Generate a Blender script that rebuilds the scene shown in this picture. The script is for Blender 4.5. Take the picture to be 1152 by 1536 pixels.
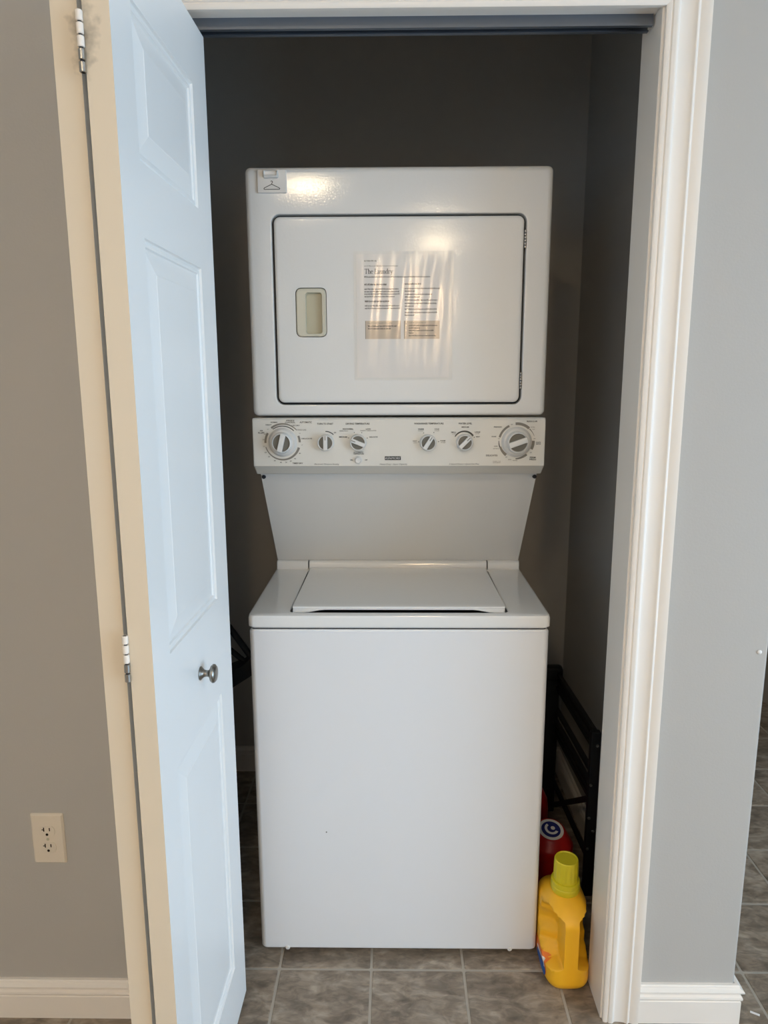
import bpy, bmesh, math, random
from mathutils import Vector, Matrix
PI = math.pi
random.seed(7)
for _o in list(bpy.data.objects):
    bpy.data.objects.remove(_o, do_unlink=True)
scene = bpy.context.scene
COL = scene.collection

def lin(r, g, b):
    f = lambda c: c / 12.92 if c <= .04045 else ((c + .055) / 1.055) ** 2.4
    return (f(r / 255), f(g / 255), f(b / 255), 1.0)

# ------------------------------------------------------------------ camera
CAMH = 1.44
PITCH, YAW, ROLL, FPX = 0.185529, 0.0134065, 0.002966, 1065.0
def cam_axes():
    cy, sy, cp, sp, cr, sr = math.cos(YAW), math.sin(YAW), math.cos(PITCH), math.sin(PITCH), math.cos(ROLL), math.sin(ROLL)
    fwd = Vector((-sy * cp, cy * cp, -sp)); r0 = Vector((cy, sy, 0)); d0 = fwd.cross(r0)
    return cr * r0 + sr * d0, -sr * r0 + cr * d0, fwd
_r, _d, _f = cam_axes()
cd = bpy.data.cameras.new('camera'); cam = bpy.data.objects.new('camera', cd); COL.objects.link(cam)
cd.sensor_fit = 'HORIZONTAL'; cd.sensor_width = 36.0; cd.lens = FPX / 1152 * 36.0; cd.clip_start = .02
M4 = Matrix.Identity(4)
for i in range(3):
    M4[i][0] = _r[i]; M4[i][1] = -_d[i]; M4[i][2] = -_f[i]
M4.translation = Vector((0, 0, CAMH)); cam.matrix_world = M4
scene.camera = cam

# ------------------------------------------------------------------ world, lights, exposure
wd = bpy.data.worlds.new('sky'); scene.world = wd; wd.use_nodes = True
bg = wd.node_tree.nodes['Background']; bg.inputs[0].default_value = (.55, .72, 1.0, 1); bg.inputs[1].default_value = 1.6
vs = scene.view_settings
vs.view_transform = 'Standard'; vs.look = 'None'; vs.gamma = 1.0; vs.use_curve_mapping = False
vs.exposure = 0.04

def area(name, loc, target, sx, sy, power, color, shape='RECTANGLE', spread=PI):
    l = bpy.data.lights.new(name, 'AREA'); l.shape = shape; l.size = sx; l.size_y = sy
    l.energy = power; l.color = color; l.spread = spread
    o = bpy.data.objects.new(name, l); COL.objects.link(o); o.location = loc
    o.rotation_euler = (Vector(target) - Vector(loc)).to_track_quat('-Z', 'Y').to_euler()
    return o
# daylight entering by the glazed patio door in the right-hand wall of the room
WIN_Y0, WIN_Y1, WIN_Z0, WIN_Z1 = -1.9, .75, .06, 1.95
area('daylight_window', (2.93, (WIN_Y0 + WIN_Y1) / 2, (WIN_Z0 + WIN_Z1) / 2), (0, (WIN_Y0 + WIN_Y1) / 2, (WIN_Z0 + WIN_Z1) / 2),
     WIN_Y1 - WIN_Y0, WIN_Z1 - WIN_Z0, 74, (.51, .76, 1.0))
# added fill: an unseen left-hand window behind the camera, to brighten the closet
W2_Y0, W2_Y1, W2_Z0, W2_Z1 = -3.5, -1.7, .75, 2.15
area('fill_window_left', (-2.13, (W2_Y0 + W2_Y1) / 2, (W2_Z0 + W2_Z1) / 2), (0, (W2_Y0 + W2_Y1) / 2, (W2_Z0 + W2_Z1) / 2),
     W2_Y1 - W2_Y0, W2_Z1 - W2_Z0, 13, (.56, .78, 1.0))
LAMPS = [(-.488, -.87, 3), (.341, -2.49, 5), (1.75, -.75, 4)]
FILL_PENDANT = (.27, -2.8, 2.07)  # unseen pendant, added to lift the dark closet
LAMP_COLOR = (1.0, .74, .47)

# ------------------------------------------------------------------ materials
MATS = {}
def mat(name, color, rough=.5, metal=0.0, spec=.5, coat=0.0, bump=None, noise=None, emit=None):
    m = bpy.data.materials.new(name); m.use_nodes = True
    nt = m.node_tree; b = nt.nodes['Principled BSDF']
    b.inputs['Base Color'].default_value = color; b.inputs['Roughness'].default_value = rough
    b.inputs['Metallic'].default_value = metal; b.inputs['Specular IOR Level'].default_value = spec
    b.inputs['Coat Weight'].default_value = coat; b.inputs['Coat Roughness'].default_value = .08
    if bump or noise:
        tc = nt.nodes.new('ShaderNodeTexCoord')
    if noise:                                     # (scale, amount): soft mottling of the colour
        n = nt.nodes.new('ShaderNodeTexNoise'); n.inputs['Scale'].default_value = noise[0]; n.inputs['Detail'].default_value = 5
        nt.links.new(tc.outputs['Object'], n.inputs['Vector'])
        mx = nt.nodes.new('ShaderNodeMix'); mx.data_type = 'RGBA'
        k = noise[1]
        mx.inputs[6].default_value = (color[0] * (1 - k), color[1] * (1 - k), color[2] * (1 - k), 1)
        mx.inputs[7].default_value = (min(1, color[0] * (1 + k)), min(1, color[1] * (1 + k)), min(1, color[2] * (1 + k)), 1)
        nt.links.new(n.outputs['Fac'], mx.inputs[0]); nt.links.new(mx.outputs[2], b.inputs['Base Color'])
    if bump:                                      # (scale, strength, distance)
        n2 = nt.nodes.new('ShaderNodeTexNoise'); n2.inputs['Scale'].default_value = bump[0]; n2.inputs['Detail'].default_value = 3
        nt.links.new(tc.outputs['Object'], n2.inputs['Vector'])
        bp = nt.nodes.new('ShaderNodeBump'); bp.inputs['Strength'].default_value = bump[1]; bp.inputs['Distance'].default_value = bump[2]
        nt.links.new(n2.outputs['Fac'], bp.inputs['Height']); nt.links.new(bp.outputs['Normal'], b.inputs['Normal'])
    if emit:
        b.inputs['Emission Color'].default_value = emit[0]; b.inputs['Emission Strength'].default_value = emit[1]
    MATS[name] = m
    return m

PAINT = mat('wall_paint', lin(184, 180, 174), .62, spec=.3, bump=(220, .12, .002), noise=(3, .02))
CREAM = mat('room_paint', lin(226, 218, 204), .6, spec=.3, bump=(220, .1, .002))
CEIL = mat('ceiling_paint', lin(244, 243, 240), .85, spec=.2, bump=(120, .3, .004))
TRIM = mat('trim_paint', lin(242, 234, 224), .34, spec=.45, bump=(30, .04, .002), noise=(6, .015))
ENAMEL = mat('white_enamel', lin(232, 232, 230), .09, spec=.5, coat=.2, bump=(190, .16, .0010))
ENAMEL2 = mat('matte_enamel', lin(230, 231, 233), .36, spec=.5, bump=(300, .04, .001))
CONSOLE = mat('console_enamel', lin(226, 223, 215), .36, spec=.45, bump=(400, .03, .001))
WHITEPL = mat('white_plastic', lin(228, 227, 224), .35, spec=.5)
BISQUE = mat('bisque_plastic', lin(212, 207, 188), .4, spec=.5)
BISQUED = mat('bisque_cup', lin(190, 184, 160), .45, spec=.4)
GREYPL = mat('grey_plastic', lin(112, 109, 100), .5, spec=.4)
SKIRT = mat('dial_skirt', lin(214, 213, 210), .3, spec=.5)
SEAL = mat('dark_rubber', lin(40, 42, 48), .6, spec=.3)
DARK = mat('dark_cavity', lin(46, 46, 48), .8, spec=.1)
INK = mat('printed_ink', lin(58, 56, 54), .6, spec=.2)
INKG = mat('grey_ink', lin(138, 133, 124), .6, spec=.2)
INKB = mat('black_ink', lin(24, 24, 26), .5, spec=.3)
STEEL = mat('steel', lin(170, 168, 164), .3, metal=1.0)
NICKEL = mat('brushed_nickel', lin(150, 146, 140), .28, metal=1.0, bump=(300, .08, .001))
TRACKM = mat('track_metal', lin(120, 128, 140), .4, metal=.8)
BLACKM = mat('black_metal', lin(22, 22, 24), .45, spec=.45, bump=(200, .05, .001))
BLACKP = mat('black_plastic', lin(16, 16, 18), .5, spec=.4)
YELLOW = mat('yellow_plastic', lin(255, 190, 36), .36, spec=.5, bump=(60, .05, .002), noise=(8, .03))
CAPY = mat('lime_cap_plastic', lin(216, 200, 40), .35, spec=.5)
RED = mat('red_plastic', lin(176, 22, 20), .35, spec=.5)
REDD = mat('dark_red_plastic', lin(150, 16, 24), .4, spec=.5)
GREEN = mat('green_plastic', lin(40, 130, 46), .4, spec=.5)
LBLUE = mat('label_blue', lin(24, 92, 170), .4)
LNAVY = mat('label_navy', lin(28, 36, 110), .4)
LWHITE = mat('label_white', lin(232, 230, 226), .4)
LORANGE = mat('label_orange', lin(244, 128, 40), .4)
PAPER = mat('paper', lin(236, 232, 228), .75, spec=.2)
PBOX = mat('paper_tan', lin(206, 190, 172), .75, spec=.2)
IVORY = mat('outlet_plastic', lin(226, 214, 196), .35, spec=.5)
SLOT = mat('outlet_slot', lin(40, 30, 24), .7, spec=.1)
GLASSM = mat('window_glass', (1, 1, 1, 1), .02, spec=.5)
GLASSM.node_tree.nodes['Principled BSDF'].inputs['Transmission Weight'].default_value = 1.0
GLASSM.node_tree.nodes['Principled BSDF'].inputs['IOR'].default_value = 1.01
LAMPM = mat('lamp_glass', lin(255, 240, 215), .4, emit=((1.0, .80, .52, 1), 42.0))

def make_sleeve():
    m = bpy.data.materials.new('clear_sleeve'); m.use_nodes = True; nt = m.node_tree
    for n in list(nt.nodes): nt.nodes.remove(n)
    out = nt.nodes.new('ShaderNodeOutputMaterial'); mx = nt.nodes.new('ShaderNodeMixShader')
    tr = nt.nodes.new('ShaderNodeBsdfTransparent'); gl = nt.nodes.new('ShaderNodeBsdfGlossy')
    gl.inputs['Roughness'].default_value = .16
    fr = nt.nodes.new('ShaderNodeFresnel'); fr.inputs['IOR'].default_value = 1.75
    tc = nt.nodes.new('ShaderNodeTexCoord'); mp = nt.nodes.new('ShaderNodeMapping')
    mp.inputs['Scale'].default_value = (1.0, 1, .35)
    nz = nt.nodes.new('ShaderNodeTexNoise'); nz.inputs['Scale'].default_value = 26; nz.inputs['Detail'].default_value = 2
    bp = nt.nodes.new('ShaderNodeBump'); bp.inputs['Strength'].default_value = .06; bp.inputs['Distance'].default_value = .02
    nt.links.new(tc.outputs['Object'], mp.inputs[0]); nt.links.new(mp.outputs[0], nz.inputs['Vector'])
    nt.links.new(nz.outputs['Fac'], bp.inputs['Height']); nt.links.new(bp.outputs[0], gl.inputs['Normal'])
    nt.links.new(bp.outputs[0], fr.inputs['Normal'])
    nt.links.new(fr.outputs[0], mx.inputs[0]); nt.links.new(tr.outputs[0], mx.inputs[1]); nt.links.new(gl.outputs[0], mx.inputs[2])
    nt.links.new(mx.outputs[0], out.inputs[0])
    return m
SLEEVE = make_sleeve()

def make_tile_mat(pattern):
    """brown-grey slate vinyl; with pattern=True the joints are drawn too (for the floor beyond the built tiles)"""
    m = bpy.data.materials.new('slate_floor' if pattern else 'slate_tile'); m.use_nodes = True; nt = m.node_tree
    b = nt.nodes['Principled BSDF']; b.inputs['Roughness'].default_value = .42; b.inputs['Specular IOR Level'].default_value = .45
    geo = nt.nodes.new('ShaderNodeNewGeometry'); oi = nt.nodes.new('ShaderNodeObjectInfo')
    add = nt.nodes.new('ShaderNodeVectorMath'); add.operation = 'MULTIPLY_ADD'
    comb = nt.nodes.new('ShaderNodeCombineXYZ')
    for i in range(3): nt.links.new(oi.outputs['Random'], comb.inputs[i])
    add.inputs[1].default_value = (37, 53, 71)
    nt.links.new(comb.outputs[0], add.inputs[0]); nt.links.new(geo.outputs['Position'], add.inputs[2])
    mp = nt.nodes.new('ShaderNodeMapping'); mp.inputs['Scale'].default_value = (1, 1.9, 1); mp.inputs['Rotation'].default_value = (0, 0, .25)
    nt.links.new(add.outputs[0], mp.inputs[0])
    n1 = nt.nodes.new('ShaderNodeTexNoise'); n1.inputs['Scale'].default_value = 11; n1.inputs['Detail'].default_value = 8; n1.inputs['Roughness'].default_value = .62; n1.inputs['Distortion'].default_value = .7
    n2 = nt.nodes.new('ShaderNodeTexNoise'); n2.inputs['Scale'].default_value = 26; n2.inputs['Detail'].default_value = 6; n2.inputs['Distortion'].default_value = 1.2
    nt.links.new(mp.outputs[0], n1.inputs['Vector']); nt.links.new(mp.outputs[0], n2.inputs['Vector'])
    r1 = nt.nodes.new('ShaderNodeValToRGB'); e = r1.color_ramp.elements
    e[0].position = .30; e[0].color = lin(112, 99, 86); e[1].position = .74; e[1].color = lin(186, 173, 157)
    x = r1.color_ramp.elements.new(.5); x.color = lin(148, 134, 118)
    nt.links.new(n1.outputs['Fac'], r1.inputs[0])
    r2 = nt.nodes.new('ShaderNodeValToRGB'); e = r2.color_ramp.elements
    e[0].position = .38; e[0].color = (.55, .55, .55, 1); e[1].position = .62; e[1].color = (1.15, 1.13, 1.1, 1)
    nt.links.new(n2.outputs['Fac'], r2.inputs[0])
    mul = nt.nodes.new('ShaderNodeMix'); mul.data_type = 'RGBA'; mul.blend_type = 'MULTIPLY'; mul.inputs[0].default_value = .6
    nt.links.new(r1.outputs[0], mul.inputs[6]); nt.links.new(r2.outputs[0], mul.inputs[7])
    col = mul.outputs[2]
    if pattern:
        mp2 = nt.nodes.new('ShaderNodeMapping'); nt.links.new(geo.outputs['Position'], mp2.inputs[0])
        mp2.inputs['Location'].default_value = (-TX0, -TY0, 0)
        br = nt.nodes.new('ShaderNodeTexBrick'); br.offset = 0; br.inputs['Scale'].default_value = 1
        br.inputs['Brick Width'].default_value = TX; br.inputs['Row Height'].default_value = TY
        br.inputs['Mortar Size'].default_value = .004; br.inputs['Mortar Smooth'].default_value = .1
        nt.links.new(mp2.outputs[0], br.inputs['Vector']); nt.links.new(col, br.inputs['Color1']); nt.links.new(col, br.inputs['Color2'])
        br.inputs['Mortar'].default_value = lin(150, 142, 130); col = br.outputs['Color']
    nt.links.new(col, b.inputs['Base Color'])
    bp = nt.nodes.new('ShaderNodeBump'); bp.inputs['Strength'].default_value = .35; bp.inputs['Distance'].default_value = .004
    nt.links.new(n1.outputs['Fac'], bp.inputs['Height']); nt.links.new(bp.outputs[0], b.inputs['Normal'])
    return m
TX, TY, TX0, TY0 = .2283, .2327, -.2832, 1.5215
GROUT = mat('grout', lin(176, 168, 156), .7, spec=.2, bump=(300, .2, .001), noise=(30, .08))
TILE = make_tile_mat(False); SLATE = make_tile_mat(True)

def make_edge_paint():
    """door paint with grey rub marks around the worn upper hinge"""
    m = mat('worn_edge_paint', lin(227, 212, 189), .42, spec=.4, bump=(30, .04, .002), noise=(6, .02)); nt = m.node_tree; b = nt.nodes['Principled BSDF']
    geo = nt.nodes.new('ShaderNodeNewGeometry')
    sub = nt.nodes.new('ShaderNodeVectorMath'); sub.operation = 'SUBTRACT'; sub.inputs[1].default_value = (-.395, .99, 1.875)
    nt.links.new(geo.outputs['Position'], sub.inputs[0])
    sc = nt.nodes.new('ShaderNodeVectorMath'); sc.operation = 'MULTIPLY'; sc.inputs[1].default_value = (42, 20, 16)
    nt.links.new(sub.outputs[0], sc.inputs[0])
    ln = nt.nodes.new('ShaderNodeVectorMath'); ln.operation = 'LENGTH'; nt.links.new(sc.outputs[0], ln.inputs[0])
    n = nt.nodes.new('ShaderNodeTexNoise'); n.inputs['Scale'].default_value = 60; n.inputs['Detail'].default_value = 5
    nt.links.new(geo.outputs['Position'], n.inputs['Vector'])
    ad = nt.nodes.new('ShaderNodeMath'); ad.operation = 'MULTIPLY_ADD'; ad.inputs[1].default_value = 1.7
    nt.links.new(n.outputs['Fac'], ad.inputs[0]); nt.links.new(ln.outputs['Value'], ad.inputs[2])
    rp = nt.nodes.new('ShaderNodeMapRange'); rp.inputs[1].default_value = .95; rp.inputs[2].default_value = 1.75; rp.inputs[3].default_value = .62; rp.inputs[4].default_value = 0
    nt.links.new(ad.outputs[0], rp.inputs[0])
    mx = nt.nodes.new('ShaderNodeMix'); mx.data_type = 'RGBA'
    src = b.inputs['Base Color'].links[0].from_socket
    nt.links.new(rp.outputs[0], mx.inputs[0]); nt.links.new(src, mx.inputs[6]); mx.inputs[7].default_value = lin(70, 60, 50)
    nt.links.new(mx.outputs[2], b.inputs['Base Color'])
    return m
EDGEP = make_edge_paint()
DOORP = mat('door_paint', lin(244, 243, 240), .34, spec=.45, bump=(30, .04, .002), noise=(6, .015))

# ------------------------------------------------------------------ mesh helpers
def obj(name, bm, m=None, parent=None, smooth=35):
    bmesh.ops.remove_doubles(bm, verts=bm.verts, dist=1e-6)
    bmesh.ops.recalc_face_normals(bm, faces=bm.faces)
    me = bpy.data.meshes.new(name); bm.to_mesh(me); bm.free()
    if m: me.materials.append(m)
    if smooth:
        for p in me.polygons: p.use_smooth = True
        me.set_sharp_from_angle(angle=math.radians(smooth))
    o = bpy.data.objects.new(name, me); COL.objects.link(o)
    if smooth and len(me.polygons) > 6:
        wn = o.modifiers.new('weighted', 'WEIGHTED_NORMAL'); wn.keep_sharp = True
    if parent is not None: o.parent = parent
    return o
def tag(o, label, cat=None, group=None, kind=None):
    o['label'] = label
    if cat: o['category'] = cat
    if group: o['group'] = group
    if kind: o['kind'] = kind
    return o
def empty(name, loc=(0, 0, 0)):
    o = bpy.data.objects.new(name, None); COL.objects.link(o); o.location = loc; o.empty_display_size = .05
    return o
def NB(): return bmesh.new()
def box(bm, x0, x1, y0, y1, z0, z1, bev=0, seg=2):
    r = bmesh.ops.create_cube(bm, size=1)
    vv = r['verts']
    bmesh.ops.scale(bm, vec=(x1 - x0, y1 - y0, z1 - z0), verts=vv)
    bmesh.ops.translate(bm, vec=((x0 + x1) / 2, (y0 + y1) / 2, (z0 + z1) / 2), verts=vv)
    if bev:
        es = list({e for v in vv for e in v.link_edges})
        bmesh.ops.bevel(bm, geom=es, offset=bev, segments=seg, affect='EDGES', profile=.5, clamp_overlap=True)
    return bm
def bx(*a, **k): return box(NB(), *a, **k)
def loft(bm, loops, cap0=True, cap1=True, closed=True):
    vs_ = [[bm.verts.new(p) for p in L] for L in loops]
    n = len(loops[0])
    for A, B in zip(vs_, vs_[1:]):
        for i in range(n if closed else n - 1):
            j = (i + 1) % n
            try: bm.faces.new((A[i], A[j], B[j], B[i]))
            except ValueError: pass
    if cap0: bm.faces.new(vs_[0])
    if cap1: bm.faces.new(vs_[-1])
    return bm
def rr(x0, x1, z0, z1, r, y, n=5):
    """rounded rectangle loop in an XZ plane"""
    pts = []
    for cx, cz, a0 in ((x1 - r, z1 - r, 0), (x0 + r, z1 - r, 90), (x0 + r, z0 + r, 180), (x1 - r, z0 + r, 270)):
        for k in range(n + 1):
            a = math.radians(a0 + 90 * k / n); pts.append((cx + r * math.cos(a), y, cz + r * math.sin(a)))
    return pts
def rxy(x0, x1, y0, y1, r, z, n=5):
    return [(p[0], p[2], z) for p in rr(x0, x1, y0, y1, r, 0, n)]
def lathe(bm, prof, origin, axis='z', n=32, cap=True):
    """prof: (radius, height) list; axis z, or y (pointing to the room, -Y)"""
    loops = []
    for r, h in prof:
        L = []
        for k in range(n):
            a = 2 * PI * k / n; c, s = r * math.cos(a), r * math.sin(a)
            p = (c, s, h) if axis == 'z' else (c, -h, s)
            L.append((origin[0] + p[0], origin[1] + p[1], origin[2] + p[2]))
        loops.append(L)
    return loft(bm, loops, cap, cap)
def tube(bm, a, b, r, n=12, r2=None):
    a, b = Vector(a), Vector(b); d = (b - a).normalized()
    u = d.orthogonal().normalized(); v = d.cross(u); r2 = r if r2 is None else r2
    f = lambda c, rr_: [tuple(c + u * rr_ * math.cos(2 * PI * k / n) + v * rr_ * math.sin(2 * PI * k / n)) for k in range(n)]
    return loft(bm, [f(a, r), f(b, r2)])
def bar(bm, a, b, w, t, up=(0, 0, 1)):
    """rectangular bar from a to b; w across, t along `up`"""
    a, b = Vector(a), Vector(b); d = (b - a).normalized(); s = d.cross(Vector(up)).normalized(); u = s.cross(d)
    f = lambda c: [tuple(c + s * i * w / 2 + u * j * t / 2) for i, j in ((-1, -1), (1, -1), (1, 1), (-1, 1))]
    return loft(bm, [f(a), f(b)])
def prism_x(bm, poly, x0, x1):
    """polygon of (y, z) pushed along X"""
    return loft(bm, [[(x0, y, z) for y, z in poly], [(x1, y, z) for y, z in poly]])
def sweep(bm, prof, path, out):
    """profile (t outwards, z) along a plan path of points; out[i] = outward mitre vector at each point"""
    loops = [[(p[0] + o[0] * t, p[1] + o[1] * t, z) for t, z in prof] for p, o in zip(path, out)]
    return loft(bm, loops)

# ------------------------------------------------------------------ the room
WF, WB = 1.39, 1.495            # front and back face of the closet's front wall
JR, JL = .472, -.446            # jamb faces
HEAD = 2.083
XE = .770                       # outer corner of the wall end
CR, CL, CB = .615, -.645, 2.435 # closet walls
CEILZ = 2.56
FY0, FY1, FX0, FX1 = -3.8, 4.6, -2.2, 3.0

def structure(name, bm, m, label, smooth=30, parent=None):
    o = obj(name, bm, m, parent, smooth); tag(o, label, None, None, 'structure'); return o

floor = structure('floor', bx(FX0 - .1, FX1 + .1, FY0 - .1, FY1 + .1, -.06, -.0035), SLATE, 'brown grey slate-look tiled floor with pale joints')
# built tiles: every one the camera could see, and a margin
gb = structure('floor_grout', bx(-1.25, 2.15, .85, 4.3, -.0034, -.0016), GROUT, 'pale beige grout bed between the floor tiles')
gb.parent = floor
tile_me = None
def in_view(x, y):
    v = Vector((x, y, 0)) - Vector((0, 0, CAMH)); zc = v.dot(_f)
    if zc < .2: return False
    px, py = 576 + FPX * v.dot(_r) / zc, 768 + FPX * v.dot(_d) / zc
    return -260 < px < 1420 and py < 1800
for i in range(-4, 11):
    for j in range(-3, 12):
        x0, y0 = TX0 + i * TX, TY0 + j * TY
        cx, cyy = x0 + TX / 2, y0 + TY / 2
        if not in_view(cx, cyy): continue
        if y0 > CB + .2 and x0 + TX < XE: continue
        if i < -2 and y0 > 1.5: continue
        if tile_me is None:
            h1, h2 = TX / 2 - .0032, TY / 2 - .0032
            bm = NB(); loft(bm, [rxy(-h1, h1, -h2, h2, .004, -.003, 2), rxy(-h1, h1, -h2, h2, .004, -.0012, 2), rxy(-h1 + .0015, h1 - .0015, -h2 + .0015, h2 - .0015, .004, 0, 2)], False)
            t = obj('tile', bm, TILE, floor, 25); tile_me = t.data
        else:
            t = bpy.data.objects.new('tile', tile_me); COL.objects.link(t); t.parent = floor
        t.location = (cx, cyy, 0)

structure('ceiling', bx(FX0 - .1, FX1 + .1, FY0 - .1, FY1 + .1, CEILZ, CEILZ + .08), CEIL, 'flat white ceiling')
# closet front wall: left length, header and the short length beside the opening
bm = NB(); box(bm, FX0, JL - .018, WF, WB, 0, CEILZ); box(bm, JL - .018, JR + .018, WF, WB, HEAD + .018, CEILZ)
structure('wall_front', bm, PAINT, 'grey painted wall to the left of and above the closet opening')
bm = bx(JR + .018, XE, WF, CB + .1, 0, CEILZ)
bmesh.ops.delete(bm, geom=list(bm.verts), context='VERTS')
# L-shaped wall end: front return and closet side wall as one outline, with a soft outer corner
poly = [(JR + .018, WF)]
for k in range(7):
    a = -PI / 2 + PI / 2 * k / 6; poly.append((XE - .006 + .006 * math.cos(a), WF + .006 + .006 * math.sin(a)))
poly += [(XE, CB + .1), (CR, CB + .1), (CR, WB), (JR + .018, WB)]
loft(bm, [[(x, y, 0) for x, y in poly], [(x, y, CEILZ) for x, y in poly]])
structure('wall_right', bm, PAINT, 'narrow grey painted wall end to the right of the closet opening')
structure('wall_closet_back', bx(CL - .1, CR, CB, CB + .1, 0, CEILZ), PAINT, 'dim grey back wall inside the laundry closet')
structure('wall_closet_left', bx(CL - .1, CL, WB, CB, 0, CEILZ), PAINT, 'dim grey left side wall inside the laundry closet')
bm = NB()
box(bm, FX0 - .1, FX0, FY0, W2_Y0, 0, CEILZ); box(bm, FX0 - .1, FX0, W2_Y1, WB, 0, CEILZ)
box(bm, FX0 - .1, FX0, W2_Y0, W2_Y1, W2_Z1, CEILZ); box(bm, FX0 - .1, FX0, W2_Y0, W2_Y1, 0, W2_Z0)
structure('wall_left', bm, CREAM, 'cream painted side wall of the room')
structure('wall_back', bx(FX0 - .1, FX1 + .1, FY0 - .1, FY0, 0, CEILZ), CREAM, 'cream painted wall across the room from the closet')
bm = NB()
box(bm, FX1, FX1 + .12, FY0, WIN_Y0, 0, CEILZ); box(bm, FX1, FX1 + .12, WIN_Y1, FY1, 0, CEILZ)
box(bm, FX1, FX1 + .12, WIN_Y0, WIN_Y1, WIN_Z1, CEILZ); box(bm, FX1, FX1 + .12, WIN_Y0, WIN_Y1, 0, WIN_Z0)
structure('wall_window', bm, PAINT, 'grey painted wall with a glazed patio door opening')
HALLW = mat('hall_paint', lin(196, 184, 168), .6, spec=.3, bump=(220, .1, .002))
structure('wall_hall', bx(1.675, 1.795, 2.3, FY1, 0, CEILZ), HALLW, 'beige painted wall along the passage beyond the closet')
structure('wall_hall_return', bx(1.795, FX1, 2.3, 2.42, 0, CEILZ), HALLW, 'beige painted wall return beside the passage')
structure('wall_hall_end', bx(CL - .1, 1.675, FY1, FY1 + .1, 0, CEILZ), HALLW, 'beige painted wall at the end of the passage')
structure('wall_hall_left', bx(CL - .2, CL - .1, CB + .1, FY1, 0, CEILZ), HALLW, 'beige painted wall behind the closet')
# patio door (out of the picture; the daylight comes by it)
win = empty('window_1', (FX1, (WIN_Y0 + WIN_Y1) / 2, WIN_Z0)); tag(win, 'white framed glazed patio door in the side wall', None, None, 'structure')
bm = NB(); ym = (WIN_Y0 + WIN_Y1) / 2
for a, b in ((WIN_Y0, WIN_Y0 + .06), (ym - .04, ym + .04), (WIN_Y1 - .06, WIN_Y1)): box(bm, .02, .09, a - ym, b - ym, 0, WIN_Z1 - WIN_Z0)
box(bm, .02, .09, WIN_Y0 - ym, WIN_Y1 - ym, 0, .06); box(bm, .02, .09, WIN_Y0 - ym, WIN_Y1 - ym, WIN_Z1 - WIN_Z0 - .06, WIN_Z1 - WIN_Z0)
obj('window_frame', bm, TRIM, win)
for a, b in ((WIN_Y0 + .06, ym - .04), (ym + .04, WIN_Y1 - .06)):
    obj('pane', bx(.05, .056, a - ym, b - ym, .06, WIN_Z1 - WIN_Z0 - .06), GLASSM, win)

fill_win = empty('fill_window', (FX0, (W2_Y0 + W2_Y1) / 2, W2_Z0)); tag(fill_win, 'unseen white framed wide window added in the cream side wall as fill light', None, None, 'structure')  # frame and panes for the added fill window
bm = NB(); y2 = (W2_Y0 + W2_Y1) / 2; hw, hh_ = (W2_Y1 - W2_Y0) / 2, W2_Z1 - W2_Z0
for a, b in ((-hw, -hw + .05), (-.03, .03), (hw - .05, hw)): box(bm, -.08, -.02, a, b, 0, hh_)
box(bm, -.08, -.02, -hw, hw, 0, .05); box(bm, -.08, -.02, -hw, hw, hh_ - .05, hh_)
obj('window_frame', bm, TRIM, fill_win)
for a, b in ((-hw + .05, -.03), (.03, hw - .05)): obj('pane', bx(-.053, -.047, a, b, .05, hh_ - .05), GLASSM, fill_win)

# jambs, casing, baseboards
bm = NB(); box(bm, JR, JR + .018, WF, WB, 0, HEAD, .001, 1)
structure('trim_1', bm, TRIM, 'white painted jamb board on the right of the closet opening')
structure('trim_2', bx(JL - .018, JL, WF, WB, 0, HEAD, bev=.001, seg=1), TRIM, 'white painted jamb board on the left of the closet opening')
structure('trim_3', bx(JL - .018, JR + .018, WF, WB, HEAD, HEAD + .018, bev=.001, seg=1), TRIM, 'white painted head board above the closet opening')
CW = .078
CASE = [(0, 0), (0, .0085), (.003, .0105), (.008, .0112), (.009, .0102), (.0105, .0102), (.012, .0125), (.017, .0138), (.0195, .0138),
        (.0215, .0128), (.0245, .0098), (.029, .0088), (.038, .0092), (.046, .0105), (.0500, .0128), (.0525, .0148), (.0545, .0148), (.0565, .0125),
        (.0585, .0118), (.062, .0135), (.068, .0156), (.074, .0166), (.0775, .0166), (CW, .0150), (CW, 0)]
RV = .004
def casing_leg(sign, xin):
    bm = NB()
    lo = [(xin + sign * u, WF - t, 0) for u, t in CASE]
    hi = [(xin + sign * u, WF - t, HEAD - .006 + u) for u, t in CASE]
    loft(bm, [lo, hi]); return bm
structure('trim_4', casing_leg(1, JR + RV), TRIM, 'white moulded casing up the right side of the closet opening', 28)
structure('trim_5', casing_leg(-1, JL - RV), TRIM, 'white moulded casing up the left side of the closet opening', 28)
bm = NB()
loft(bm, [[(JL - RV - u, WF - t, HEAD - .006 + u) for u, t in CASE], [(JR + RV + u, WF - t, HEAD - .006 + u) for u, t in CASE]])
structure('trim_6', bm, TRIM, 'white moulded casing across the top of the closet opening', 28)
BASE = [(0, 0), (.0125, 0), (.0125, .0570), (.0105, .0590), (.0140, .0625), (.0150, .0665), (.0140, .0705), (.0100, .0735), (.0095, .0765),
        (.0120, .0800), (.0165, .0830), (.0168, .0858), (.0125, .0885), (.0090, .0905), (.0085, .0945), (.0065, .0965), (0, .0965)]
def baseboard(name, path, out, label):
    bm = NB(); sweep(bm, BASE, path, out); return structure(name, bm, TRIM, label, 28)
baseboard('baseboard_right', [(JR + RV + CW, WF), (XE, WF), (XE, CB + .1)], [(0, -1), (1, -1), (1, 0)], 'white moulded baseboard round the narrow wall end')
baseboard('baseboard_left', [(FX0, WF), (JL - RV - CW, WF)], [(0, -1), (0, -1)], 'white moulded baseboard under the electrical outlet')
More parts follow.
